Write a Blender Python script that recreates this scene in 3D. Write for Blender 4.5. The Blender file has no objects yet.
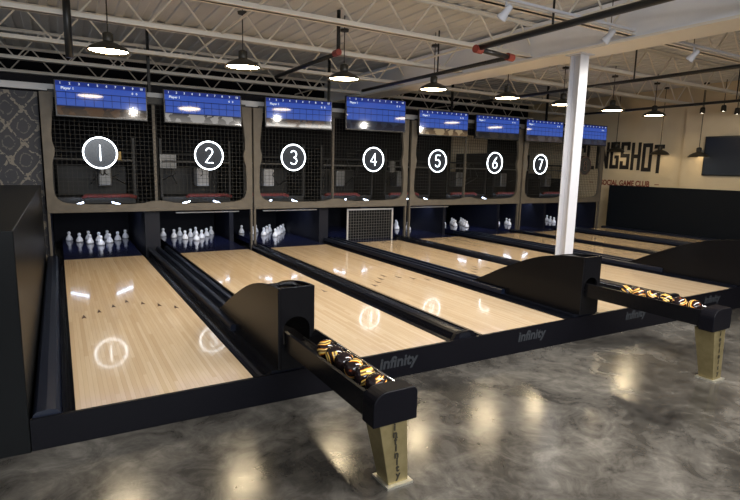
import bpy, bmesh, math, random
from mathutils import Vector, Matrix
random.seed(7)
PI = math.pi
SC = bpy.context.scene
COL = SC.collection

# ------------------------------------------------------------------ helpers
class MB:
    def __init__(self): self.bm = bmesh.new()
    def box(self, x0, x1, y0, y1, z0, z1):
        v = [self.bm.verts.new(p) for p in ((x0,y0,z0),(x1,y0,z0),(x1,y1,z0),(x0,y1,z0),(x0,y0,z1),(x1,y0,z1),(x1,y1,z1),(x0,y1,z1))]
        for f in ((0,3,2,1),(4,5,6,7),(0,1,5,4),(1,2,6,5),(2,3,7,6),(3,0,4,7)): self.bm.faces.new([v[i] for i in f])
        return self
    def hexa(self, P):                      # 8 points: bottom ring, top ring
        v = [self.bm.verts.new(p) for p in P]
        for f in ((0,3,2,1),(4,5,6,7),(0,1,5,4),(1,2,6,5),(2,3,7,6),(3,0,4,7)): self.bm.faces.new([v[i] for i in f])
        return self
    def tube(self, pts, r, n=8, closed=False, caps=True):
        pts = [Vector(p) for p in pts]; N = len(pts); rings = []
        prev = None
        for i, p in enumerate(pts):
            if closed: t = (pts[(i+1)%N]-pts[i-1]).normalized()
            else:
                a = pts[max(i-1,0)]; b = pts[min(i+1,N-1)]; t = (b-a).normalized()
            if prev is None:
                up = Vector((0,0,1)) if abs(t.z) < .9 else Vector((1,0,0))
                u = t.cross(up).normalized()
            else:
                u = (prev - t*prev.dot(t)).normalized()
            prev = u; w = t.cross(u)
            rr = r[i] if isinstance(r, (list,tuple)) else r
            rings.append([self.bm.verts.new(p + (u*math.cos(2*PI*k/n)+w*math.sin(2*PI*k/n))*rr) for k in range(n)])
        for i in range(N if closed else N-1):
            A, B = rings[i], rings[(i+1)%N]
            for k in range(n): self.bm.faces.new([A[k], A[(k+1)%n], B[(k+1)%n], B[k]])
        if not closed and caps:
            self.bm.faces.new(rings[0][::-1]); self.bm.faces.new(rings[-1])
        return self
    def lathe(self, prof, n=24, o=(0,0,0)):
        rings = []
        for r, z in prof:
            if r < 1e-5: rings.append([self.bm.verts.new((o[0],o[1],o[2]+z))])
            else: rings.append([self.bm.verts.new((o[0]+r*math.cos(2*PI*k/n), o[1]+r*math.sin(2*PI*k/n), o[2]+z)) for k in range(n)])
        for A, B in zip(rings, rings[1:]):
            for k in range(n):
                a = [A[k%len(A)], A[(k+1)%len(A)], B[(k+1)%len(B)], B[k%len(B)]]
                s = []
                for q in a:
                    if q not in s: s.append(q)
                if len(s) > 2: self.bm.faces.new(s)
        return self
    def prism(self, poly, axis, a, b):      # poly in the two other axes, extruded along axis
        def P(u, v, w):
            return (w,u,v) if axis == 'x' else ((u,w,v) if axis == 'y' else (u,v,w))
        A = [self.bm.verts.new(P(u,v,a)) for u,v in poly]; B = [self.bm.verts.new(P(u,v,b)) for u,v in poly]
        n = len(poly)
        for i in range(n): self.bm.faces.new([A[i],A[(i+1)%n],B[(i+1)%n],B[i]])
        self.bm.faces.new(A[::-1]); self.bm.faces.new(B)
        return self
    def build(self, name, mat, parent=None, smooth=False, bevel=0, loc=None):
        bmesh.ops.recalc_face_normals(self.bm, faces=self.bm.faces)
        me = bpy.data.meshes.new(name); self.bm.to_mesh(me); self.bm.free()
        if smooth:
            for p in me.polygons: p.use_smooth = True
        for m in (mat if isinstance(mat, list) else [mat]): me.materials.append(m)
        o = bpy.data.objects.new(name, me); COL.objects.link(o)
        if parent: o.parent = parent
        if loc: o.location = loc
        if bevel:
            b = o.modifiers.new('bevel', 'BEVEL'); b.width = bevel; b.segments = 3; b.limit_method = 'ANGLE'; b.angle_limit = .6
        if smooth == 'auto':
            pass
        return o

def empty(name, loc=(0,0,0)):
    o = bpy.data.objects.new(name, None); COL.objects.link(o); o.location = loc; o.empty_display_size = .1
    return o
def tag(o, label, cat, group=None):
    o['label'] = label; o['category'] = cat
    if group: o['group'] = group
    return o
def struct(o): o['kind'] = 'structure'; return o
def copy_tree(o, parent=None):
    c = o.copy(); COL.objects.link(c)
    if parent: c.parent = parent
    for ch in list(o.children): copy_tree(ch, c)
    return c
def text(name, body, size, mat, parent, mtx, sx=1, bold=0, extrude=.001, align='CENTER', spacing=1, shear=0):
    cu = bpy.data.curves.new(name, 'FONT'); cu.body = body; cu.size = size; cu.extrude = extrude; cu.offset = bold
    cu.align_x = align; cu.align_y = 'CENTER'; cu.space_character = spacing; cu.shear = shear; cu.resolution_u = 4
    t = bpy.data.objects.new('tmp', cu); COL.objects.link(t)
    dg = bpy.context.evaluated_depsgraph_get(); dg.update()
    me = bpy.data.meshes.new_from_object(t.evaluated_get(dg)); me.name = name
    bpy.data.objects.remove(t); bpy.data.curves.remove(cu)
    me.transform(Matrix.Diagonal((sx,1,1,1))); me.transform(mtx)
    me.materials.clear(); me.materials.append(mat)
    o = bpy.data.objects.new(name, me); COL.objects.link(o)
    if parent: o.parent = parent
    return o
def face_front(x, y, z): return Matrix.Translation((x,y,z)) @ Matrix.Rotation(PI/2, 4, 'X')           # faces -y
def face_left(x, y, z):  return Matrix.Translation((x,y,z)) @ Matrix.Rotation(-PI/2, 4, 'Z') @ Matrix.Rotation(PI/2, 4, 'X')   # faces -x

# ------------------------------------------------------------------ materials
def mat(name, col, rough=.5, metal=0, spec=.4, emit=None, estr=0, coat=0):
    m = bpy.data.materials.new(name); m.use_nodes = True; b = m.node_tree.nodes['Principled BSDF']
    b.inputs['Base Color'].default_value = (*col, 1); b.inputs['Roughness'].default_value = rough
    b.inputs['Metallic'].default_value = metal; b.inputs['Specular IOR Level'].default_value = spec
    b.inputs['Coat Weight'].default_value = coat
    if emit: b.inputs['Emission Color'].default_value = (*emit, 1); b.inputs['Emission Strength'].default_value = estr
    return m
class NT:
    def __init__(self, m): self.t = m.node_tree; self.b = self.t.nodes['Principled BSDF']
    def n(self, typ, **k):
        nd = self.t.nodes.new(typ)
        for a, v in k.items():
            if a.startswith('i_'): nd.inputs[a[2:].replace('_',' ')].default_value = v
            else: setattr(nd, a, v)
        return nd
    def l(self, a, b): self.t.links.new(a, b)
    def math(self, op, a, b=None, c=None):
        nd = self.t.nodes.new('ShaderNodeMath'); nd.operation = op
        for i, v in enumerate((a,b,c)):
            if v is None: continue
            if isinstance(v, (int,float)): nd.inputs[i].default_value = v
            else: self.l(v, nd.inputs[i])
        return nd.outputs[0]
    def ramp(self, fac, stops):
        r = self.t.nodes.new('ShaderNodeValToRGB'); e = r.color_ramp.elements
        while len(e) < len(stops): e.new(.5)
        for s, (p, c) in zip(e, stops): s.position = p; s.color = (*c, 1)
        self.l(fac, r.inputs[0]); return r.outputs[0]
    def mix(self, f, a, b, mode='MIX'):
        nd = self.t.nodes.new('ShaderNodeMixRGB'); nd.blend_type = mode
        for i, v in enumerate((f,a,b)):
            if isinstance(v, (int,float)): nd.inputs[i].default_value = v
            elif isinstance(v, tuple): nd.inputs[i].default_value = (*v,1)
            else: self.l(v, nd.inputs[i])
        return nd.outputs[0]

def mottled(name, c1, c2, scale, rough, r2=None, **k):
    m = mat(name, c1, rough, **k); t = NT(m)
    tc = t.n('ShaderNodeTexCoord'); nz = t.n('ShaderNodeTexNoise', i_Scale=scale, i_Detail=6.0, i_Roughness=.6)
    t.l(tc.outputs['Object'], nz.inputs['Vector'])
    t.l(t.ramp(nz.outputs['Fac'], [(.3,c1),(.7,c2)]), t.b.inputs['Base Color'])
    if r2 is not None:
        t.l(t.math('ADD', t.math('MULTIPLY', nz.outputs['Fac'], r2-rough), rough), t.b.inputs['Roughness'])
    return m

def wood_mat():
    m = mat('lane maple', (.6,.42,.26), .12, coat=.6); t = NT(m)
    t.b.inputs['Coat Roughness'].default_value = .05
    tc = t.n('ShaderNodeTexCoord'); sp = t.n('ShaderNodeSeparateXYZ'); t.l(tc.outputs['Object'], sp.inputs[0])
    bw = .027
    ix = t.math('FLOOR', t.math('DIVIDE', sp.outputs['X'], bw))
    r1 = t.n('ShaderNodeTexWhiteNoise', noise_dimensions='1D'); t.l(ix, r1.inputs['W'])
    iy = t.math('FLOOR', t.math('ADD', t.math('DIVIDE', sp.outputs['Y'], 1.1), t.math('MULTIPLY', r1.outputs['Value'], 9.)))
    cb = t.n('ShaderNodeCombineXYZ'); t.l(ix, cb.inputs[0]); t.l(iy, cb.inputs[1])
    r2 = t.n('ShaderNodeTexWhiteNoise', noise_dimensions='2D'); t.l(cb.outputs[0], r2.inputs['Vector'])
    mp = t.n('ShaderNodeMapping'); mp.inputs['Scale'].default_value = (60,3,1); t.l(tc.outputs['Object'], mp.inputs[0])
    nz = t.n('ShaderNodeTexNoise', i_Scale=1.5, i_Detail=4.0); t.l(mp.outputs[0], nz.inputs['Vector'])
    base = t.ramp(r2.outputs['Value'], [(0,(.64,.485,.315)),(.5,(.71,.56,.38)),(1,(.77,.625,.445))])
    c = t.mix(t.math('MULTIPLY', nz.outputs['Fac'], .5), base, (.56,.40,.25))
    fr = t.math('FRACT', t.math('DIVIDE', sp.outputs['X'], bw))
    edge = t.math('LESS_THAN', fr, .07)
    c = t.mix(t.math('MULTIPLY', edge, .35), c, (.25,.15,.08))
    t.l(c, t.b.inputs['Base Color'])
    return m
def floor_mat():
    m = mat('polished concrete', (.1,.09,.08), .2); t = NT(m)
    tc = t.n('ShaderNodeTexCoord')
    a = t.n('ShaderNodeTexNoise', i_Scale=.9, i_Detail=8.0, i_Roughness=.62, i_Distortion=.6); t.l(tc.outputs['Object'], a.inputs['Vector'])
    b = t.n('ShaderNodeTexNoise', i_Scale=4.5, i_Detail=8.0, i_Roughness=.7, i_Distortion=1.2); t.l(tc.outputs['Object'], b.inputs['Vector'])
    f = t.math('ADD', t.math('MULTIPLY', a.outputs['Fac'], .65), t.math('MULTIPLY', b.outputs['Fac'], .35))
    t.l(t.ramp(f, [(.36,(.014,.013,.012)),(.46,(.040,.037,.033)),(.55,(.088,.082,.073)),(.68,(.19,.178,.158))]), t.b.inputs['Base Color'])
    t.l(t.ramp(b.outputs['Fac'], [(.3,(.12,)*3),(.7,(.22,)*3)]), t.b.inputs['Roughness'])
    bp = t.n('ShaderNodeBump', i_Strength=.03, i_Distance=.02); t.l(b.outputs['Fac'], bp.inputs['Height']); t.l(bp.outputs[0], t.b.inputs['Normal'])
    return m
def damask_mat():
    m = mat('damask wallpaper', (.03,.03,.035), .6); t = NT(m)
    tc = t.n('ShaderNodeTexCoord')
    nz = t.n('ShaderNodeTexNoise', i_Scale=9.0, i_Detail=3.0); t.l(tc.outputs['Object'], nz.inputs['Vector'])
    sp = t.n('ShaderNodeSeparateXYZ'); t.l(tc.outputs['Object'], sp.inputs[0])
    wob = t.math('MULTIPLY', t.math('SUBTRACT', nz.outputs['Fac'], .5), 1.5)
    u = t.math('ADD', t.math('MULTIPLY', sp.outputs['X'], 2*PI/.38), wob); v = t.math('ADD', t.math('MULTIPLY', sp.outputs['Z'], 2*PI/.47), wob)
    s = t.math('ADD', t.math('COSINE', u), t.math('COSINE', v))
    l1 = t.math('LESS_THAN', t.math('ABSOLUTE', s), .22)
    l2 = t.math('LESS_THAN', t.math('ABSOLUTE', t.math('SUBTRACT', t.math('ABSOLUTE', s), 1.35)), .13)
    n2 = t.n('ShaderNodeTexNoise', i_Scale=28.0, i_Detail=2.0); t.l(tc.outputs['Object'], n2.inputs['Vector'])
    br = t.math('GREATER_THAN', n2.outputs['Fac'], .45)
    k = t.math('MULTIPLY', t.math('MAXIMUM', l1, t.math('MULTIPLY', l2, .45)), br)
    t.l(t.mix(k, (.022,.023,.031), (.15,.135,.115)), t.b.inputs['Base Color'])
    return m
def ball_mat(name, hue):
    m = mat(name, (.02,.01,.01), .06, coat=.5); t = NT(m)
    tc = t.n('ShaderNodeTexCoord')
    nz = t.n('ShaderNodeTexNoise', i_Scale=7.0, i_Detail=0.0, i_Distortion=1.0); t.l(tc.outputs['Object'], nz.inputs['Vector'])
    w = t.n('ShaderNodeTexWave', i_Scale=6.0, i_Distortion=5.5, i_Detail=1.0); t.l(tc.outputs['Object'], w.inputs['Vector'])
    c = t.ramp(w.outputs['Fac'], [(0,(.010,.006,.006)),(.40,(.022,.010,.008)),(.52,(.45,.08,.012)),(.64,hue),(.82,(.95,.72,.25)),(1,(.10,.03,.01))])
    c = t.mix(t.math('GREATER_THAN', nz.outputs['Fac'], .56), c, (.012,.007,.008))
    t.l(c, t.b.inputs['Base Color'])
    return m
def screen_mat(name, low, warm):
    # scoring grid shown by a lit display: blue field with dark lines, dark picture along the bottom with reflections painted into it
    m = mat(name, (.004,.004,.006), .06, spec=.4); t = NT(m)
    tc = t.n('ShaderNodeTexCoord'); sp = t.n('ShaderNodeSeparateXYZ'); t.l(tc.outputs['Generated'], sp.inputs[0])
    X, Z = sp.outputs['X'], sp.outputs['Z']
    cell = t.math('FRACT', t.math('MULTIPLY', X, 10.))
    vl = t.math('LESS_THAN', cell, .07)
    row1 = t.math('LESS_THAN', t.math('ABSOLUTE', t.math('SUBTRACT', Z, .68)), .014)
    row2 = t.math('LESS_THAN', t.math('ABSOLUTE', t.math('SUBTRACT', Z, .50)), .010)
    inb = t.math('MULTIPLY', t.math('LESS_THAN', Z, .70), t.math('GREATER_THAN', Z, .30))
    ln = t.math('MAXIMUM', t.math('MULTIPLY', vl, inb), t.math('MAXIMUM', row1, row2))
    blue = t.ramp(Z, [(0,low),(.18,tuple(.6*q for q in low)),(.27,(.008,.012,.03)),(.31,(.045,.10,.42)),(.86,(.035,.085,.42)),(.87,(.016,.035,.22)),(1,(.012,.03,.20))])
    nz = t.n('ShaderNodeTexNoise', i_Scale=5.0, i_Detail=5.0); t.l(tc.outputs['Object'], nz.inputs['Vector'])
    c = t.mix(t.math('MULTIPLY', ln, .8), blue, (.004,.006,.03))
    cl = t.math('MULTIPLY', t.math('LESS_THAN', Z, .26), t.math('GREATER_THAN', nz.outputs['Fac'], .5))
    c = t.mix(t.math('MULTIPLY', cl, .5), c, warm)  # cloudy patches standing for reflections on the glass, painted into the display colour
    t.l(c, t.b.inputs['Emission Color']); t.b.inputs['Emission Strength'].default_value = .85
    return m

M = dict(
 wood = wood_mat(), floor = floor_mat(), damask = damask_mat(),
 black = mottled('satin black panel', (.010,.010,.011), (.016,.016,.018), 6, .30),
 lacquer = mat('black lacquer', (.004,.004,.005), .26, spec=.14),
 fascia = mat('black fascia', (.003,.003,.005), .40, spec=.12),
 gutter = mat('black gutter plastic', (.005,.006,.010), .26, spec=.25),
 navyp = mat('navy gutter cap', (.006,.009,.020), .30, spec=.3),
 deck = mat('dark blue pin deck', (.012,.015,.045), .10),
 darkwall = mat('dark charcoal wall', (.003,.0035,.004), .36, spec=.13),
 pit = mat('pit black', (.004,.004,.006), .7, spec=.15),
 navy = mat('navy low wall', (.004,.006,.010), .6, spec=.12),
 beige = mottled('beige painted wall', (.60,.50,.34), (.66,.56,.40), 1.5, .7),
 taupe = mottled('taupe masking frame', (.085,.076,.065), (.115,.103,.088), 5, .6, spec=.3),
 net = mat('net cord', (.032,.032,.032), .7, spec=.2),
 pitface = mat('dark blue pit panel', (.005,.006,.013), .5, spec=.25),
 dmetal = mat('dark metal', (.012,.012,.012), .5, metal=.2),
 gmetal = mat('grey machine metal', (.15,.15,.15), .4, metal=.6),
 red = mat('dull red bar', (.12,.018,.015), .6),
 yellow = mat('yellow box', (.45,.30,.08), .5),
 white = mat('white paint', (.56,.57,.62), .45),
 offwhite = mottled('off white paint', (.78,.80,.86), (.84,.86,.91), 3, .5),
 joist = mat('joist paint', (.76,.72,.65), .55),
 decking = mottled('roof decking', (.54,.545,.555), (.62,.625,.63), 1.0, .7),
 pipe = mat('black pipe', (.014,.014,.014), .35),
 redc = mat('red coupling', (.22,.040,.028), .5),
 steel = mat('light steel', (.55,.56,.58), .35, metal=.5),
 chrome = mat('chrome rail', (.7,.7,.72), .15, metal=1.),
 bronze = mottled('brushed bronze', (.25,.205,.10), (.33,.275,.145), 18, .38, metal=.75),
 pin = mat('white duckpin', (.80,.80,.82), .25),
 shade = mat('dark lamp shade', (.025,.022,.016), .45),
 shadein = mat('white shade lining', (.75,.68,.52), .5),
 bulb = mat('warm lamp diffuser', (.9,.85,.7), .5, emit=(1.,.80,.50), estr=50),
 dimbulb = mat('dim lamp diffuser', (.9,.85,.7), .5, emit=(1.,.78,.48), estr=3),
 neon = mat('neon tube', (.8,.9,1.), .3, emit=(.86,.93,1.), estr=6.0),
 neonoff = mat('unlit neon tube', (.10,.06,.05), .3),
 disc = mat('smoked acrylic disc', (.020,.025,.036), .2, spec=.4),
 tvblack = mat('television bezel', (.006,.006,.007), .3),
 txt = mat('lit screen text', (.1,.1,.1), .5, emit=(.75,.85,1.), estr=.75),
 pinlamp = mat('pin deck lamp', (.8,.85,1.), .5, emit=(.62,.75,1.), estr=10),
 spotface = mat('spot lamp face', (.9,.9,.9), .4, emit=(1.,.92,.80), estr=12),
 letter = mat('grey lettering', (.022,.025,.030), .5, spec=.25),
 letterd = mat('dark lettering', (.02,.017,.01), .5),
 signblk = mat('black sign paint', (.018,.016,.015), .6),
 signred = mat('brick red sign paint', (.20,.035,.02), .6),
 arrow = mat('dark arrow inlay', (.05,.02,.01), .4, spec=.2),
 dash = mat('grey dash inlay', (.30,.24,.19), .2),
 grey = mat('pale grey plastic', (.42,.42,.43), .4),
 brightedge = mat('brushed foot plate', (.6,.58,.5), .3, metal=.8),
)

# ------------------------------------------------------------------ dimensions
def fz(x): return -.188 - .0125*x          # the concrete falls slightly to the right
LANES = [(0,1.05),(1.603,2.706),(3.111,4.166),(4.703,5.754),(6.246,7.301),(7.966,9.02),(9.42,10.50),(11.10,12.15)]
CEN = [(a+b)/2 for a,b in LANES]
LEND = 5.34
XR = 13.0

# ------------------------------------------------------------------ setting
b = MB(); b.hexa([(-4,-9,fz(-4)-.1),(14,-9,fz(14)-.1),(14,9.2,fz(14)-.1),(-4,9.2,fz(-4)-.1),(-4,-9,fz(-4)),(14,-9,fz(14)),(14,9.2,fz(14)),(-4,9.2,fz(-4))])
struct(b.build('floor', M['floor']))
prof = []; x = -4.0
while x < 14: prof += [(x,3.47),(x+.10,3.47),(x+.115,3.49),(x+.215,3.49)]; x += .23
prof += [(x,3.56),(-4,3.56)]
struct(MB().prism(prof, 'y', -9, 9.2).build('ceiling', M['decking']))
struct(MB().box(-4,14,9.0,9.2,-.6,3.47).build('wall_rear', M['pit']))
struct(MB().box(-.85,-.225,-.02,5.7,-.30,1.055).build('wall_left', M['darkwall'], bevel=.006))
struct(MB().box(-4,-.19,5.72,5.86,-.3,2.36).build('wall_left_far', M['damask']))
w = MB().box(XR,XR+.15,3.95,9.0,-.6,3.47); w.box(XR-.1,XR+.15,-9,3.95,-.6,3.47)
struct(w.build('wall_right', M['beige']))
struct(MB().box(12.48,12.56,-9,5.52,-.6,1.10).build('wall_right_lower', M['navy']))

# joists of the roof
for j, jy in enumerate((-3.9,-2.35,-.80,.75,2.30,3.78,5.48,7.20,8.80)):
    b = MB()
    for s in (-1,1):
        b.box(-4,13,jy+s*.012,jy+s*.062,3.0,3.012); b.box(-4,13,jy+s*.012,jy+s*.022,3.0,3.058)
        b.box(-4,13,jy+s*.012,jy+s*.055,3.452,3.464); b.box(-4,13,jy+s*.012,jy+s*.022,3.42,3.464)
    x = -4 + (j%2)*.2
    zz = [(x+.37*i, 3.03 if i%2 else 3.44) for i in range(46)]
    for (xa,za),(xb,zb) in zip(zz, zz[1:]):
        if xb < 13: b.tube([(xa+.012,jy,za),(xb-.012,jy,zb)], .012, 6)
    struct(b.build('trim_roof_joist', M['joist']))
# bridging bars between joists
for bx in (1.9, 4.9, 9.0):
    struct(MB().tube([(bx,-4,3.06),(bx,8.6,3.06)], .014, 6).build('trim_joist_bridging', M['joist']))

g = empty('girder', (6.05,2.5,2.94))
MB().box(-.20,.20,-8,6.6,.03,.50).build('web_casing', M['offwhite'], g)
MB().box(-.25,.25,-8,6.6,0,.03).build('bottom_flange', M['joist'], g)
tag(g, 'deep off-white ceiling girder running back above the white column', 'beam')

c = empty('steel_column', (6.00,1.56,.05))
h = 2.94-.05
b = MB(); b.box(-.082,.082,-.082,-.068,.012,h-.012); b.box(-.082,.082,.068,.082,.012,h-.012); b.box(-.007,.007,-.068,.068,.012,h-.012)
b.build('shaft', M['white'], c)
MB().box(-.14,.14,-.14,.14,0,.012).build('base_plate', M['white'], c)
MB().box(-.13,.13,-.13,.13,h-.012,h).build('cap_plate', M['white'], c)
tag(c, 'white painted steel column standing between the lanes under the girder', 'column')

# ------------------------------------------------------------------ lanes
def fascia(x0, x1, parent, ztop=0.0):
    return MB().hexa([(x0,-.012,fz(x0)+.001),(x1,-.012,fz(x1)+.001),(x1,.012,fz(x1)+.001),(x0,.012,fz(x0)+.001),(x0,-.012,ztop),(x1,-.012,ztop),(x1,.012,ztop),(x0,.012,ztop)]).build('front_fascia', M['fascia'], parent)
NW = ['one','two','three','four','five','six','seven','eight']
OW = ['first','second','third','fourth','fifth','sixth','seventh','eighth']
for i, (x0, x1) in enumerate(LANES):
    n = i+1
    t = empty('bowling_lane', (0,0,0))
    cx = CEN[i]
    MB().box(x0,x1,.012,LEND,-.10,0).build('lane_bed', M['wood'], t)
    MB().box(x0,x1,LEND,8.05,-.10,-.001).build('pin_deck', M['deck'], t)
    b = MB()
    for k, ay in enumerate((2.07,2.22,2.365,2.51,2.365,2.22,2.07)):
        ax = cx + (k-3)*.134
        b.prism([(ax-.019,ay-.06),(ax,ay-.04),(ax+.019,ay-.06),(ax,ay+.07)], 'z', 0.0, .0015)
    b.build('arrow_markers', M['arrow'], t)
    fa = fascia(x0, x1, t)
    if n > 1:
        text('lettering', 'infinity', .125, M['letter'], fa, face_front(cx+.06,-.0125,-.085), sx=1.05, bold=.004, shear=.12)
    side = {1:'nearest the dark left wall', 8:'farthest right by the navy low wall'}.get(n, 'in the row of eight')
    tag(t, f'pale maple bowling lane leading to the round sign numbered {NW[i]}', 'bowling lane', 'bowling lanes')

# dividers (gutters and caps) between lanes
def sec_gutter(x0, x1, flip):          # open half-round channel, solid below
    pts = [(x0,-.10),(x0,-.012)]
    for k in range(9):
        a = PI*k/8; pts.append(((x0+x1)/2-(x1-x0)/2*.96*math.cos(a), -.012-.055*math.sin(a)))
    pts += [(x1,-.012),(x1,-.10)]
    return pts
def ridge(x0, x1, z0, z1):
    pts = [(x0,z0)]
    for k in range(9):
        a = PI*k/8; cxx = (x0+x1)/2; hw = (x1-x0)/2
        ca, sa = math.cos(a), math.sin(a)
        pts.append((cxx-hw*math.copysign(abs(ca)**.5, ca), z0+.0+(z1-z0)*abs(sa)**.5))
    pts.append((x1,z0)); return pts
GAPS = [(-.222,0,'L')] + [(LANES[i][1], LANES[i+1][0], 'T' if i%2 == 0 else 'D') for i in range(7)] + [(12.15,12.47,'R')]
gap_lab = ['black gutter between the first lane and the dark side wall',
 'wide black ball track divider behind the left ball return hood', 'black gutter divider separating the lanes of signs two and three',
 'black ball track divider behind the ball return hood beside the white column', 'black gutter divider separating the lanes of signs four and five',
 'black ball track divider behind the far right ball return hood', 'black gutter divider separating the lanes of signs six and seven',
 'black ball track divider separating the lanes of signs seven and eight', 'black gutter between the eighth lane and the navy low wall']
for k, (x0, x1, kind) in enumerate(GAPS):
    t = empty('lane_divider', (0,0,0))
    gw = .13
    if kind == 'L':
        MB().prism(sec_gutter(-.065,x1,0), 'y', .012, LEND).build('gutter', M['gutter'], t, smooth=False)
        MB().prism(ridge(x0+.003,-.065,-.10,.035), 'y', .012, 5.62).build('cap', M['navyp'], t)
    elif kind == 'R':
        MB().prism(sec_gutter(x0,x0+gw,0), 'y', .012, LEND).build('gutter', M['gutter'], t)
        MB().prism(ridge(x0+gw,x1-.003,-.10,.035), 'y', .012, 5.52).build('cap', M['navyp'], t)
    else:
        MB().prism(sec_gutter(x0,x0+gw,0), 'y', .012, LEND).build('gutter', M['gutter'], t)
        MB().prism(sec_gutter(x1-gw,x1,0), 'y', .012, LEND).build('gutter', M['gutter'], t)
        a, c_ = x0+gw, x1-gw
        if kind == 'D':
            MB().prism(ridge(a,c_,-.10,.05), 'y', .012, 5.7).build('cap', M['gutter'], t)
        else:
            MB().box(a,c_,.012,5.7,-.10,.02).build('track_base', M['gutter'], t)
            for f in (.08,.5,.92):
                xx = a+(c_-a)*f
                MB().prism(ridge(xx-.028,xx+.028,.02,.075), 'y', 1.0, 5.7).build('track_rail', M['navyp'], t)
    fascia(x0, x1, t, .0)
    tag(t, gap_lab[k], 'gutter divider')
    if kind == 'D':
        # raised rounded lip closing the divider front
        MB().prism([(x0+.02,-.02),(x0+.07,-.01),(x0+gw-.02,.045),(x0+gw+.02,.056),(x1-gw-.02,.056),(x1-gw+.02,.045),(x1-.07,-.01),(x1-.02,-.02)], 'y', .013, .05).build('front_lip', M['fascia'], t)

# ------------------------------------------------------------------ ball returns
def ball_return(cx, label, lift=0):
    t = empty('ball_return', (cx,0,fz(cx)))
    Z = -fz(cx)                                   # local z of the lane surface
    hw = .135
    prof = [(1.66,.02),(1.40,.145),(1.12,.287),(.82,.422),(.60,.505),(.42,.552),(.24,.582),(.10,.597),(-.012,.60),(-.012,.02)]
    sm = []
    P = prof[:9]
    for q in range(len(P)-1):
        p0, p1, p2, p3 = P[max(q-1,0)], P[q], P[q+1], P[min(q+2,8)]
        for s in range(4):
            u = s/4
            sm.append(tuple(.5*((2*p1[d])+(-p0[d]+p2[d])*u+(2*p0[d]-5*p1[d]+4*p2[d]-p3[d])*u*u+(-p0[d]+3*p1[d]-3*p2[d]+p3[d])*u**3) for d in (0,1)))
    sm += [P[8], prof[9]]
    sm = [(y,z+Z) for y,z in sm]
    MB().prism(sm, 'x', -hw, -hw+.022).build('side_panel', M['lacquer'], t, bevel=.004)
    MB().prism(sm, 'x', hw-.022, hw).build('side_panel', M['lacquer'], t, bevel=.004)
    # front panel with an arched mouth
    hx, hz0, hz1 = .098, .20+Z, .30+Z
    L, R, B, T = -hw+.022, hw-.022, .02+Z, .598+Z
    arch = [(hx*math.cos(PI*k/12), hz1+.092*math.sin(PI*k/12)) for k in range(13)]   # right to left
    b = MB()
    b.prism([(L,B),(R,B),(R,hz0),(L,hz0)], 'y', -.012, .012)
    b.prism([(L,hz0),(-hx,hz0),(-hx,hz1),(L,hz1)], 'y', -.012, .012); b.prism([(hx,hz0),(R,hz0),(R,hz1),(hx,hz1)], 'y', -.012, .012)
    for (xa,za),(xb,zb) in zip(arch, arch[1:]):
        b.prism([(xb,zb),(xa,za),(xa,T),(xb,T)], 'y', -.012, .012)
    b.prism([(L,hz1),(-hx,hz1),(-hx,T),(L,T)], 'y', -.012, .012); b.prism([(hx,hz1),(R,hz1),(R,T),(hx,T)], 'y', -.012, .012)
    bmesh.ops.remove_doubles(b.bm, verts=b.bm.verts, dist=1e-5)
    b.build('front_panel', M['lacquer'], t)
    # top deck with a round ball well
    b = MB(); wr, wy = .085, .16
    ring = [(wr*math.cos(2*PI*k/24), wy+wr*math.sin(2*PI*k/24)) for k in range(24)]
    def outer(k):
        a = 2*PI*k/24; cxx, sx = math.cos(a), math.sin(a); m = 1/max(abs(cxx),abs(sx))
        return (R*cxx*m, wy+.148*sx*m)
    for k in range(24):
        p, q2 = outer(k), outer(k+1)
        b.prism([ring[k],ring[(k+1)%24],q2,p], 'z', Z+.548, Z+.566)
    b.build('top_deck', M['lacquer'], t)
    MB().prism([(.02,.19),(.30,.20),(1.40,.06),(1.40,.03),(.30,.12),(.02,.15)], 'x', L, R).build('inner_ramp', M['pit'], t).location = (0,0,Z)
    # rack tray
    Z += lift
    tw = .125
    b = MB()
    sec = [(-tw,.165),(-.06,.155),(.06,.155),(tw,.165),(tw,.275),(tw-.018,.28),(tw-.030,.27),(.055,.215),(.0,.205),(-.055,.215),(-tw+.030,.285),(-tw+.018,.298),(-tw,.295)]
    b.prism([(x+.035,z+Z) for x,z in sec], 'y', -1.10, -.012)
    b.build('rack_tray', M['lacquer'], t)
    for s in (-1,1):
        MB().tube([(s*.045+.035,-1.05,Z+.210),(s*.045+.035,.05,Z+.210)], .008, 8).build('ball_rail', M['dmetal'], t, smooth=True)
    MB().tube([(tw+.015,-1.05,Z+.279),(tw+.015,-.012,Z+.279)], .006, 8).build('edge_trim', M['chrome'], t, smooth=True)
    ca, cb = -.095, .170
    cap = [(ca,.14),(ca,.245)] + [(ca+.08-.08*math.cos(PI/2*k/6), .245+.075*math.sin(PI/2*k/6)) for k in range(1,7)] + [(cb-.035,.32)] + [(cb-.035+.035*math.sin(PI/2*k/4), .285+.035*math.cos(PI/2*k/4)) for k in range(1,5)] + [(cb,.14)]
    MB().prism([(x,z+Z) for x,z in cap], 'y', -1.215, -1.10).build('end_cap', M['fascia'], t, bevel=.006)
    leg = MB().hexa([(.005,-1.215,.012),(.125,-1.215,.012),(.125,-1.10,.012),(.005,-1.10,.012),(-.055,-1.21,Z+.145),(.112,-1.21,Z+.145),(.112,-1.05,Z+.145),(-.055,-1.05,Z+.145)]).build('leg', M['bronze'], t, bevel=.004)
    for k, ch in enumerate('infinity'):
        u = (k+.6)/8.4; z = Z+.145-u*(Z+.12)
        xm = .030+u*.035
        text('lettering', ch, .055, M['letterd'], leg, Matrix.Translation((xm,-1.2155,z)) @ Matrix.Rotation(PI/2,4,'X') , sx=1.0, bold=.0018)
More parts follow.
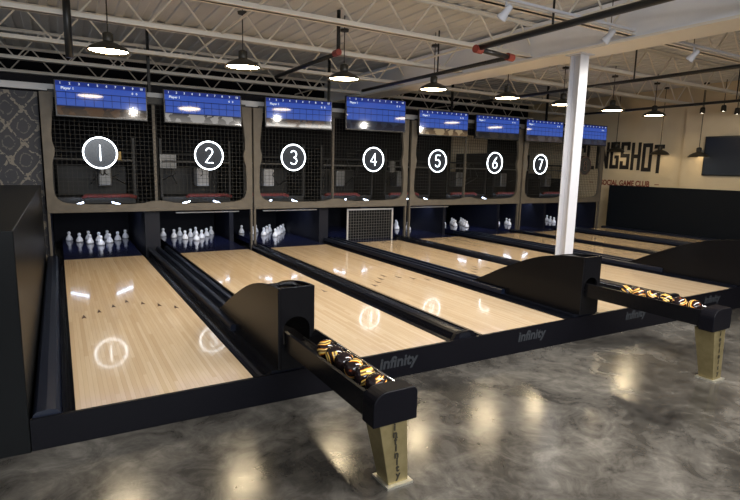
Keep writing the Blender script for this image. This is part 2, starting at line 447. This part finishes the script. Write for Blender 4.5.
    MB().box(-.012,.145,-1.235,-1.08,0,.012).build('foot_plate', M['brightedge'], t)
    return tag(t, label, 'ball return', 'ball returns')
RET = [1.355, 4.49, 7.60, 10.80]
RLAB = ['black ball return with rack in the foreground between the first and second lanes', 'black ball return with rack in front of the white column',
        'dark ball return hood at the right edge beyond the second rack', None]
for cx, lb in zip(RET, RLAB):
    if lb: ball_return(cx, lb, .045 if cx == RET[1] else 0)

# balls
order = ['ball nearest the hood','second ball from the hood','third ball from the hood','fourth ball from the hood','fifth ball from the hood','last ball by the end cap']
hues = [(.90,.42,.02),(.95,.60,.05),(.95,.30,.02)]
bm_ = [ball_mat('swirl ball %d' % k, hues[k]) for k in range(3)]
bme = []
for k in range(3):
    bb = bmesh.new(); bmesh.ops.create_uvsphere(bb, u_segments=40, v_segments=24, radius=.061)
    me = bpy.data.meshes.new('bowling_ball'); bb.to_mesh(me); bb.free(); me.materials.append(bm_[k])
    for p in me.polygons: p.use_smooth = True
    bme.append(me)
for r, (cx, nm) in enumerate(((RET[0],'left foreground rack'),(RET[1],'rack by the column'))):
    for k in range(6):
        o = bpy.data.objects.new('bowling_ball', bme[(k+r)%3]); COL.objects.link(o)
        o.location = (cx+.05, -.38-.1235*k+(.02 if r else 0), .268+(.055 if r else 0)); o.rotation_euler = (random.uniform(0,6),random.uniform(0,6),random.uniform(0,6))
        tag(o, f'black and gold {order[k]} on the {nm}', 'bowling ball', 'duckpin balls on the racks')

# ------------------------------------------------------------------ masking units
UN = [(-.165,2.865),(2.895,6.085),(6.155,9.275),(9.325,12.23)]
for u, (x0, x1) in enumerate(UN):
    t = empty('masking_unit', ((x0+x1)/2,5.6,0)); ox = (x0+x1)/2; hw = (x1-x0)/2
    edge = [(2.36,.165),(2.2,.16),(2.0,.135),(1.8,.115),(1.68,.118),(1.58,.145),(1.48,.135),(1.38,.105),(1.2,.098),(1.0,.098),(.92,.112),(.86,.14),(.815,.20),(.79,.30)]
    mid = [(.775,.55),(.77,hw-.42),(.785,hw-.22),(.815,hw-.10),(.82,hw)]
    half = [(-hw+d,z) for z,d in edge] + [(-hw+d,z) for z,d in mid]
    full = half + [(-x,z) for x,z in half[-2::-1]]
    poly = [(-hw,.655),(-hw,2.36)] + full + [(hw,2.36),(hw,.655)]
    # strip-wise extrusion keeps the faces simple
    b = MB()
    for (xa,za),(xb,zb) in zip(full, full[1:]):
        pass
    for (za,da),(zb,db) in zip(edge, edge[1:]):
        for s in (-1,1):
            b.prism([(s*hw,za),(s*(hw-da),za),(s*(hw-db),zb),(s*hw,zb)], 'y', -.03, .03)
    base = [(x,z) for x,z in full if z <= .8201]
    base = [p for p in base if abs(p[0]) <= hw-.29]
    for (xa,za),(xb,zb) in zip(base, base[1:]):
        b.prism([(xa,.70),(xb,.70),(xb,zb),(xa,za)], 'y', -.03, .03)
    for s in (-1,1): b.prism([(s*hw,.70),(s*(hw-.30),.70),(s*(hw-.30),.79),(s*hw,.79)], 'y', -.03, .03)
    bmesh.ops.remove_doubles(b.bm, verts=b.bm.verts, dist=1e-5)
    b.build('frame', M['taupe'], t)
    MB().box(-hw,hw,-.035,.04,.655,.70).build('bottom_rail', M['taupe'], t, bevel=.006)
    MB().box(-hw+.1,hw-.1,-.025,.04,2.30,2.40).build('top_rail', M['dmetal'], t)
    cxx = (LANES[2*u][1]+LANES[2*u+1][0])/2 - ox
    MB().box(cxx-.02,cxx+.02,.03,.07,.79,2.36).build('centre_post', M['taupe'], t)
    for s in (-1,1):
        MB().box(s*hw-(.032 if s>0 else 0),s*hw+(0 if s>0 else .032),-.02,.03,-.085,.655).build('leg', M['taupe'], t)
    b = MB(); q = -hw+.1
    while q < hw-.08:
        b.box(q-.0022,q+.0022,.010,.014,.76,2.32); q += .062
    z = .80
    while z < 2.3:
        b.box(-hw+.1,hw-.1,.014,.018,z-.0022,z+.0022); z += .062
    b.build('net', M['net'], t)
    tag(t, f'taupe wavy masking frame with net around signs {NW[2*u]} and {NW[2*u+1]}', 'masking unit', 'masking frames')

# rail behind the televisions
t = empty('mounting_rail', (5.9,5.72,2.43))
MB().box(-6.6,6.5,-.03,.03,-.04,.05).build('rail', M['grey'], t)
for x in (-4.6,-1.5,1.4,4.3): MB().box(x-.02,x+.02,.03,.07,.0,1.03).build('hanger', M['dmetal'], t)
tag(t, 'long pale grey rail running behind the row of score televisions', 'rail')
# dark header over the masking frames
MB_ = MB().box(-4,12.25,5.80,5.86,2.36,2.60).build('trim_header', M['pit']); struct(MB_)

# ------------------------------------------------------------------ televisions
low = [(.05,.03,.015),(.20,.19,.18),(.04,.03,.02),(.02,.02,.03),(.14,.09,.05),(.02,.02,.02),(.05,.04,.04),(.03,.03,.05)]
warm = [(.10,.05,.02),(.5,.48,.46),(.10,.05,.02),(.03,.04,.06),(.5,.38,.22),(.05,.04,.03),(.10,.09,.10),(.04,.05,.08)]
TVX = [.615,2.04,3.66,5.19,6.82,8.30,9.77,11.42]
for i, x in enumerate(TVX):
    z, wd, hh, y = 2.27, 1.19, .50, 5.40
    if i == 3: z, wd, hh, y = 2.385, 1.26, .60, 5.36
    if i in (4,5,6,7): z = 2.325
    if i == 2: z = 2.30
    t = empty('score_television', (x,y,z)); t.rotation_euler = (math.radians((-1.6,-3.0,-1.2,-1.5,-1.5,-2,-1.5,-1.5)[i]),0,math.radians((0,-2,-8,-4,-5,-5,-2,0)[i]))
    MB().box(-wd/2,wd/2,-.005,.05,-hh/2,hh/2).build('casing', M['tvblack'], t, bevel=.006)
    MB().box(-.22,.22,.05,.14,-.12,.12).build('wall_bracket', M['dmetal'], t)
    sc = MB().box(-wd/2+.018,wd/2-.018,-.008,-.004,-hh/2+.022,hh/2-.016).build('screen', screen_mat('score screen %d' % (i+1), low[i], warm[i]), t)
    for k in range(10):
        text('frame_number', str(k+1), .042, M['txt'], sc, face_front((-wd/2+.018)+(wd-.036)*(k+.5)/10,-.0095,hh/2-.045), bold=.001)
    text('player_name', 'Player 1', .05, M['txt'], sc, face_front(-wd/2+.08,-.0095,hh/2-.112), align='LEFT', bold=.001)
    text('score', '0   0', .042, M['txt'], sc, face_front(wd/2-.17,-.0095,hh/2-.118), bold=.001)
    tag(t, f'wide blue score television hanging above the round sign numbered {NW[i]}', 'television', 'score televisions')

# ------------------------------------------------------------------ neon numerals
def arc(cx, cz, r, a0, a1, n=12, rz=None):
    rz = rz or r
    return [(cx+r*math.cos(math.radians(a0+(a1-a0)*k/n)), cz+rz*math.sin(math.radians(a0+(a1-a0)*k/n))) for k in range(n+1)]
NUM = {
 1: [[(0,.115),(0,-.115)]],
 2: [arc(0,.06,.055,165,-25,12) + [(-.06,-.115),(.065,-.115)]],
 3: [arc(0,.058,.055,150,-75,12,.057)+[(.005,0)]+arc(0,-.058,.060,75,-150,12,.057)],
 4: [[(.03,-.115),(.03,.115),(-.065,-.045),(.065,-.045)]],
 5: [[(.055,.115),(-.045,.115),(-.05,.015)]+arc(-.005,-.045,.060,110,-150,14,.070)],
 6: [[(.045,.115),(-.02,.05)]+arc(0,-.05,.060,150,-210,18,.065)],
 7: [[(-.06,.115),(.06,.115),(-.02,-.115)]],
 8: [arc(0,.056,.048,-90,270,18,.056), arc(0,-.058,.058,90,-270,18,.058)],
}
NX = [.552,2.125,3.585,5.225,6.765,8.355,9.80,11.40]
for i, x in enumerate(NX):
    z = 1.535 + min(i,4)*.010
    NM = M['neon'] if i < 7 else M['neonoff']
    t = empty('neon_number_sign', (x,5.5,z))
    MB().lathe([(0,-.004),(.218,-.004),(.218,.004),(0,.004)], 48).build('backing_disc', M['disc'], t).rotation_euler = (PI/2,0,0)
    MB().tube([(.222*math.cos(2*PI*k/56),-.012,.222*math.sin(2*PI*k/56)) for k in range(56)], .0095, 8, closed=True).build('ring_tube', NM, t, smooth=True)
    b = MB()
    for st in NUM[i+1]:
        b.tube([(px,-.016,pz) for px,pz in st], .0068, 8)
    b.build('numeral', NM, t, smooth=True)
    b = MB(); b.tube([(-.10,.006,.19),(-.10,.11,.19)], .004, 6); b.tube([(.10,.006,.19),(.10,.11,.19)], .004, 6)
    b.build('net_hook', M['dmetal'], t)
    tag(t, f'round white glowing neon sign showing the numeral {NW[i]}' if i < 7 else 'unlit dark round sign showing the numeral eight beside the column', 'neon sign', 'lane number signs')

# ------------------------------------------------------------------ pits: partitions, lamps, machines
ppos = [(-.19,-.13,5.72),(1.15,1.375,5.74),(2.84,2.92,6.95),(4.21,4.395,5.74),(6.03,6.20,7.35),(7.17,7.235,5.74),(9.25,9.33,6.25),(10.33,10.395,5.74),(12.25,12.32,5.74)]
for k, (a, b2, y0) in enumerate(ppos):
    lab = ('left end of the pits beside the first lane' if k == 0 else 'right end of the pits beside the eighth lane' if k == 8 else f'between the pin pits of the {OW[k-1]} and {OW[k]} lanes')
    tag(MB().box(a,b2,y0,8.05,-.10,.70).build('pit_partition', M['pitface']), f'dark upright partition panel {lab}', 'partition')
for i in range(8):
    cx = CEN[i]
    o = MB().box(LANES[i][0]-.12,LANES[i][1]+.12,8.06,8.10,-.10,.70).build('pit_curtain', M['pit'])
    tag(o, f'black back curtain behind the pins of the {OW[i]} lane', 'curtain', 'pit curtains')
    t = empty('pin_light', (cx,5.78,.60))
    if i in (1,2,4): MB().box(-.52,.52,-.05,.0,.0,.016).build('housing', M['grey'] if i in (1,2,4) else M['dmetal'], t)
    for sg in (-1,1):
        bx0, bx1 = sg*.46, sg*.20
        MB().tube([(bx0,.42,.08 if sg<0 else .07),(bx1,.42,.165)], .012, 8).build('light_bar', M['pinlamp'], t, smooth=True)
        MB().box(sg*.50-.01,sg*.50+.01,0,.575,.03,.044).build('bracket', M['dmetal'], t)
        MB().box(sg*.50-.01,sg*.50+.01,.565,.575,.044,.10).build('bracket', M['dmetal'], t)
        MB().tube([(sg*.50,.42,.04),(bx0,.42,.08 if sg<0 else .07)], .008, 6).build('bracket', M['dmetal'], t)
    L = bpy.data.lights.new('pin_lamp', 'AREA'); L.shape = 'RECTANGLE'; L.size = .8; L.size_y = .05; L.energy = 4.2; L.color = (.66,.76,1.)
    lo = bpy.data.objects.new('pin_lamp', L); COL.objects.link(lo); lo.parent = t; lo.location = (0,.40,.06); lo.rotation_euler = (math.radians(52),0,0)
    tag(t, f'slim tilted light bars above the pins of the {OW[i]} lane', 'lamp', 'pin deck lights')
    # machinery
    m = empty('pinsetter', (cx,7.0,.72))
    MB().box(-.60,.60,-.45,.75,.0,.10).build('base_frame', M['dmetal'], m)
    MB().box(-.55,.55,.25,.70,.10,.62).build('gearbox', M['dmetal'], m, bevel=.02)
    MB().tube([(-.58,-.5,.72),(.58,-.5,.72)], .014, 8).build('cross_rail', M['gmetal'], m)
    MB().tube([(-.58,-.3,.85),(.58,-.3,.85)], .02, 8).build('cross_rail', M['dmetal'], m)
    sx = .25 if i in (0,1) else -.1
    MB().tube([(-.45+sx,-.52,.10)]+[(-.40+sx+.08*k,-.55-.05*math.sin(PI*k/8),.135) for k in range(9)]+[(.35+sx,-.52,.10)], .032, 8).build('sweep_bar', M['red'], m, smooth=True)
    for sg in (-1,1): MB().box(sg*.60-.018,sg*.60+.018,-.45,.7,.10,1.1 if i < 7 else .5).build('upright', M['dmetal'], m)
    for k in range(5):
        b = MB(); a0 = random.uniform(-.5,.5); b.tube([(a0,-.3,.85),(a0+random.uniform(-.2,.2),-.35,.5),(a0+random.uniform(-.3,.3),.2,.3)], .008, 6)
        b.build('cable', M['pipe'], m, smooth=True)
    MB().box(-.1+sx*.6,.12+sx*.6,-.25,.05,.28,.62).build('motor_cover', M['grey'] if i in (1,2) else M['gmetal'], m, bevel=.03)
    if i == 0: MB().box(.22,.40,-.52,-.42,.72,.86).build('control_box', M['yellow'], m)
    if i == 1: MB().box(-.62,-.35,-.48,-.40,.60,.84).build('control_box', M['gmetal'], m)
    if i == 4: MB().box(-.5,-.38,-.48,-.40,.60,.84).build('control_box', M['gmetal'], m)
    tag(m, f'dark pinsetter machine behind the net at sign {NW[i]}', 'pinsetter machine', 'pinsetter machines')
    o = MB().box(cx-.70,cx+.70,6.35,8.05,.70,.719).build('pit_roof', M['pit']); tag(o, f'dark shelf over the pin pit of the {OW[i]} lane', 'shelf')
t = empty('mesh_gate', (5.31,5.70,-.06))
b = MB(); b.box(-.53,.53,-.012,.012,0,.03); b.box(-.53,.53,-.012,.012,.64,.67); b.box(-.53,-.50,-.012,.012,.03,.64); b.box(.50,.53,-.012,.012,.03,.64); b.build('gate_frame', M['grey'], t)
b = MB()
for k in range(1,17): b.box(-.5+k/17-.003,-.5+k/17+.003,-.003,.003,.03,.64)
for k in range(1,11): b.box(-.5,.5,-.003,.003,.03+.61*k/11-.003,.03+.61*k/11+.003)
b.build('wire_mesh', M['gmetal'], t)
MB().box(-.5,.5,.02,.03,.0,.64).build('backing', M['pit'], t)
tag(t, 'white framed wire mesh gate closing the pin opening of the fourth lane', 'gate')
o = MB().box(9.35,10.6,8.2,8.26,1.35,2.35).build('wall_panel', M['beige']); tag(o, 'pale panel on the rear wall seen through the net behind sign seven', 'panel')

# pins
PINP = [(0,.048*0)]
prof = [(0,0),(.046,0),(.054,.005),(.0575,.016),(.056,.032),(.047,.056),(.034,.080),(.023,.098),(.0195,.106),(.0215,.114),(.0265,.126),(.028,.137),(.0255,.149),(.017,.159),(.008,.1635),(0,.1645)]
pinme = MB().lathe(prof, 20).build('duckpin', M['pin'], smooth=True)
pd = pinme.data; bpy.data.objects.remove(pinme)
rows = [['front pin of the rack'],['left pin in the second row','right pin in the second row'],['left pin in the third row','middle pin in the third row','right pin in the third row'],['leftmost pin in the back row','inner left pin in the back row','inner right pin in the back row','rightmost pin in the back row']]
HID = {}
PC = {0:.565,1:2.15,2:3.69,4:6.93,5:8.68,6:10.13,7:11.84}
for i, cx in PC.items():
    for r in range(4):
        for k in range(r+1):
            if (i,r,k) in HID: continue
            o = bpy.data.objects.new('duckpin', pd); COL.objects.link(o)
            o.location = (cx+(k-r/2)*.305, 6.69+r*.255, -.0008)
            tag(o, f'white duckpin, {rows[r][k]} on the {OW[i]} lane', 'bowling pin', f'pins standing on lane {i+1}')

# ------------------------------------------------------------------ lamps
def pendant(name, x, y, z, top, d, label, group, estr=None):
    t = empty(name, (x,y,z)); r = d/2
    MB().lathe([(r,0),(r*.97,.012),(r*.80,.055),(r*.45,.095),(r*.22,.115),(.055,.125),(.055,.20),(.035,.215),(.012,.22),(.012,.205),(.04,.195),(.045,.118),(r*.20,.105),(r*.43,.085),(r*.78,.045),(r*.95,.004),(r,0)], 40).build('lamp_shade', M['shade'], t, smooth=True)
    MB().lathe([(0,.022),(r*.86,.022),(r*.86,.026),(0,.026)], 32).build('diffuser', M['bulb' if z > 2.3 else 'dimbulb'], t)
    hh = top-z
    MB().tube([(0,0,.21),(0,0,hh)], .007, 8).build('stem', M['shade'], t)
    MB().lathe([(0,-.03),(.055,-.03),(.06,0),(0,0)], 20, (0,0,min(hh,3.29-z) if z > 2.3 else hh)).build('canopy', M['shade'], t)
    return tag(t, label, 'pendant lamp', group)
plx = [.565,2.09,3.525,5.09,6.65,8.05,9.48,10.88]
plab = ['first from the left, above sign one','second from the left, above sign two','third from the left, above sign three','fourth from the left','fifth from the left','sixth, just left of the white column','seventh, just right of the white column','eighth, farthest right']
for x, lb in zip(plx, plab):
    pendant('pendant_lamp', x, 3.5, 2.615, 3.47, .47, f'dark shallow pendant lamp in the lane row, {lb}', 'pendant lamps over the lanes')
for (y, lb) in ((5.60,'in front of the black wall lettering'),(4.40,'at the end of the wall lettering'),(3.48,'beside the black wall screen')):
    pendant('pendant_lamp', 12.72, y, 1.97-.07*(5.6-y)/1.0, 3.47, .44, f'low dark pendant lamp hanging {lb}', 'low pendant lamps by the beige wall')

def spot_head(x, y, z, ax, ay, label, energy):
    t = empty('track_spot', (x,y,z))
    MB().tube([(0,0,0),(0,0,-.07)], .010, 8).build('arm', M['white'], t)
    hd = MB().lathe([(0,.075),(.022,.075),(.03,.06),(.033,.0),(.05,-.06),(.05,-.075),(.042,-.070),(.030,-.02),(0,-.02)], 24).build('lamp_head', M['white'], t, smooth=True)
    hd.location = (0,0,-.10); hd.rotation_euler = (ax,ay,0)
    f = MB().lathe([(0,-.060),(.043,-.060),(.043,-.056),(0,-.056)], 20).build('lamp_face', M['spotface'], hd)
    L = bpy.data.lights.new('track_spot_lamp', 'SPOT'); L.energy = energy; L.color = (1,.94,.85); L.spot_size = math.radians(120); L.spot_blend = .8; L.shadow_soft_size = .04
    lo = bpy.data.objects.new('spot_light', L); COL.objects.link(lo); lo.parent = hd; lo.location = (0,0,-.085)
    return tag(t, label, 'track spotlight', 'track spotlights')
def track(x0, x1, y, label):
    t = empty('lighting_track', ((x0+x1)/2,y,2.99)); h = (x1-x0)/2
    MB().box(-h,h,-.018,.018,-.012,.012).build('track_bar', M['white'], t)
    for s in (-.9,.0,.9): MB().tube([(s*h*.9,0,.01),(s*h*.9,0,.48)], .005, 6).build('hanger', M['dmetal'], t)
    tag(t, label, 'lighting track')
track(1.2, 5.64, .56, 'white lighting track crossing the ceiling left of the girder')
track(6.45, 10.5, .56, 'white lighting track right of the girder')
for x, lb in ((.6+1.0,'far left end of the left track'),(3.68,'left of the two seen on the left track'),(5.20,'right of the two seen on the left track, before the girder'),(6.85,'on the track right of the girder'),(8.6,'farther along the right track')):
    spot_head(x, .56, 2.975, math.radians(38), math.radians(18), f'small white track spotlight, {lb}', 120)

for (x, y, z, lb) in ((12.6,3.44,2.79,'above the low pendant beside the black screen'),(12.6,3.0,2.80,'over the near corner of the black screen'),(12.6,2.72,2.72,'over the middle of the black screen')):
    t = empty('ceiling_spot', (x,y,z))
    MB().lathe([(0,.13),(.04,.13),(.05,.10),(.055,0),(.045,0),(.04,.02),(0,.02)], 20).build('lamp_can', M['shade'], t, smooth=True)
    MB().lathe([(0,.006),(.042,.006),(.042,.010),(0,.010)], 20).build('lamp_face', M['spotface'], t)
    MB().tube([(0,0,.12),(0,0,3.47-z)], .008, 8).build('stem', M['shade'], t)
    tag(t, f'small dark ceiling spot lamp, {lb}', 'ceiling spotlight', 'ceiling spots by the beige wall')
# ------------------------------------------------------------------ pipes
t = empty('sprinkler_pipe', (4.42,1.75,2.86))
MB().tube([(0,-7,0),(0,0,0)], .035, 14).build('near_pipe', M['pipe'], t, smooth=True)
MB().tube([(0,0,-.02),(.62,.10,-.02)], .030, 14).build('cross_pipe', M['pipe'], t, smooth=True)
MB().tube([(.62,.10,-.02),(.62,3.9,-.02)], .027, 14).build('far_pipe', M['pipe'], t, smooth=True)
for x, y in ((0,.0),(.62,.10)):
    b = MB(); b.tube([(x-.06,y-.01,-.02),(x+.05,y+.01,-.02)], .047, 14); b.build('coupling', M['redc'], t)
MB().tube([(.0,-1.1,0),(.0,-1.1,.6)], .012, 8).build('hanger', M['pipe'], t)
MB().tube([(.62,1.6,0),(.62,1.6,.6)], .012, 8).build('hanger', M['pipe'], t)
tag(t, 'thick black sprinkler pipe with red couplings jogging sideways left of the girder', 'pipe')
t = empty('sprinkler_pipe', (3.33,3.3,2.92))
MB().tube([(0,0,0),(0,2.35,0)], .030, 12).build('pipe_run', M['pipe'], t, smooth=True)
MB().tube([(0,0,-.02),(0,0,.54)], .026, 12).build('riser', M['pipe'], t, smooth=True)
MB().tube([(-.02,-.06,0),(-.02,.07,0)], .042, 12).build('coupling', M['redc'], t)
tag(t, 'black sprinkler pipe with riser and red coupling above sign 3', 'pipe')
t = empty('sprinkler_pipe', (7.85,2,2.85)); MB().tube([(0,-6,0),(0,3.6,0)], .027, 12).build('pipe_run', M['pipe'], t, smooth=True)
MB().tube([(0,0,0),(0,0,.6)], .012, 8).build('hanger', M['pipe'], t)
tag(t, 'long black pipe under the roof right of the white column', 'pipe')
t = empty('sprinkler_pipe', (11.0,2,2.80)); MB().tube([(0,-6,0),(0,3.6,0)], .027, 12).build('pipe_run', M['pipe'], t, smooth=True)
MB().tube([(0,0,0),(0,0,.65)], .012, 8).build('hanger', M['pipe'], t)
tag(t, 'lower black pipe under the roof near the beige wall', 'pipe')
t = empty('drop_pipe', (.255,6.3,2.80)); MB().tube([(0,0,0),(0,0,.92)], .040, 12).build('pipe_run', M['pipe'], t, smooth=True)
o = t
t.location = (.185,3.70,2.55); tag(t, 'black vertical drop pipe above the first television', 'pipe')

# ------------------------------------------------------------------ wall sign and dark screen
t = empty('wall_sign', (XR,5.6,1.9))
BLK = {  # block letters on a unit square: straight strokes as boxes (x0, x1, z0, z1)
 'S': [(0,1,.86,1),(0,.32,.5,1),(0,1,.43,.57),(.68,1,0,.5),(0,1,0,.14),(.68,1,.70,1),(0,.32,0,.30)], 'L': [(0,.32,0,1),(0,1,0,.14)], 'I': [(0,1,0,1)],
 'N': [(0,.30,0,1),(.70,1,0,1)], 'G': [(0,1,.86,1),(0,.32,0,1),(0,1,0,.14),(.68,1,0,.50),(.5,1,.38,.50),(.68,1,.70,1)], 'H': [(0,.32,0,1),(.68,1,0,1),(0,1,.43,.57)],
 'O': [(0,1,.86,1),(0,1,0,.14),(0,.32,0,1),(.68,1,0,1)], 'T': [(.34,.66,0,1),(0,1,.86,1)]}
y = 6.99-5.6
for k, ch in enumerate('SLINGSHOT'):
    wdt = .085 if ch == 'I' else .265
    drop = .10*((k-3.5)/4.5)**2
    zb, zt = -.37-drop*1.0, .34-drop
    b = MB()
    for q, (xa,xb,za,zz_) in enumerate(BLK[ch]):
        b.box(-.006-.0003*q,0,y-xb*wdt,y-xa*wdt,zb+za*(zt-zb),zb+zz_*(zt-zb))
    if ch == 'N': b.prism([(y-.0*wdt,zt),(y-.30*wdt,zt),(y-1.0*wdt,zb),(y-.70*wdt,zb)], 'x', -.009, 0)
    b.build('letter', M['signblk'], t)
    y -= wdt+.042
text('tagline', 'SOCIAL GAME CLUB', .20, M['signred'], t, face_left(-.004, -.14, -.755), sx=.78, bold=.007)
for yy in (.86,-1.04): MB().box(-.006,0,yy-.055,yy+.055,-.765,-.745).build('dash', M['signred'], t)
tag(t, 'tall black SLINGSHOT lettering with red tagline on the beige wall', 'sign')
t = empty('dark_screen', (12.85,2.72,1.845))
MB().box(-.03,.04,-.72,.70,-.44,.44).build('casing', M['tvblack'], t, bevel=.008)
MB().box(-.034,-.03,-.69,.67,-.41,.41).build('screen_glass', M['disc'], t)
tag(t, 'large switched-off black screen on the beige wall at the right edge', 'screen')

# ------------------------------------------------------------------ lights of the room and an added fill
def area(name, loc, sx, sy, e, col, rot=(0,0,0)):
    L = bpy.data.lights.new(name, 'AREA'); L.shape = 'RECTANGLE'; L.size = sx; L.size_y = sy; L.energy = e; L.color = col
    o = bpy.data.objects.new(name, L); COL.objects.link(o); o.location = loc; o.rotation_euler = rot; return o
area('room_ceiling_light', (4.5,-2.2,2.95), 6, .6, 400, (1,.96,.90))
area('room_ceiling_light', (3,-6,2.95), 8, 1.5, 190, (1,.96,.91))
area('cool_fill_light', (-.5,-8.2,2.6), 7, 1.2, 380, (.90,.95,1.), (math.radians(96),0,math.radians(-22)))  # unseen cool fill, added to brighten the girder and ceiling
w = bpy.data.worlds.new('room_ambient'); SC.world = w; w.use_nodes = True
w.node_tree.nodes['Background'].inputs[0].default_value = (.98,.99,1,1); w.node_tree.nodes['Background'].inputs[1].default_value = .33

# ------------------------------------------------------------------ camera
yaw, pit, rol, F = .535322006, -.156540316, .0233148387, 525.918652
cy, sy = math.cos(yaw), math.sin(yaw)
f = Vector((sy*math.cos(pit), cy*math.cos(pit), math.sin(pit))); r = Vector((cy,-sy,0)); u = r.cross(f)
r2 = r*math.cos(rol)+u*math.sin(rol); u2 = -r*math.sin(rol)+u*math.cos(rol)
cam = bpy.data.cameras.new('camera'); co = bpy.data.objects.new('camera', cam); COL.objects.link(co)
mx = Matrix((r2,u2,-f)).transposed().to_4x4(); mx.translation = (-.0107007562,-3.28529298,1.42221503)
co.matrix_world = mx; cam.sensor_width = 36; cam.lens = F/740*36; cam.clip_start = .05
SC.camera = co
SC.view_settings.view_transform = 'Standard'; SC.view_settings.look = 'None'; SC.view_settings.gamma = 1; SC.view_settings.exposure = .1
SC.cycles.max_bounces = 8; SC.cycles.use_denoising = True
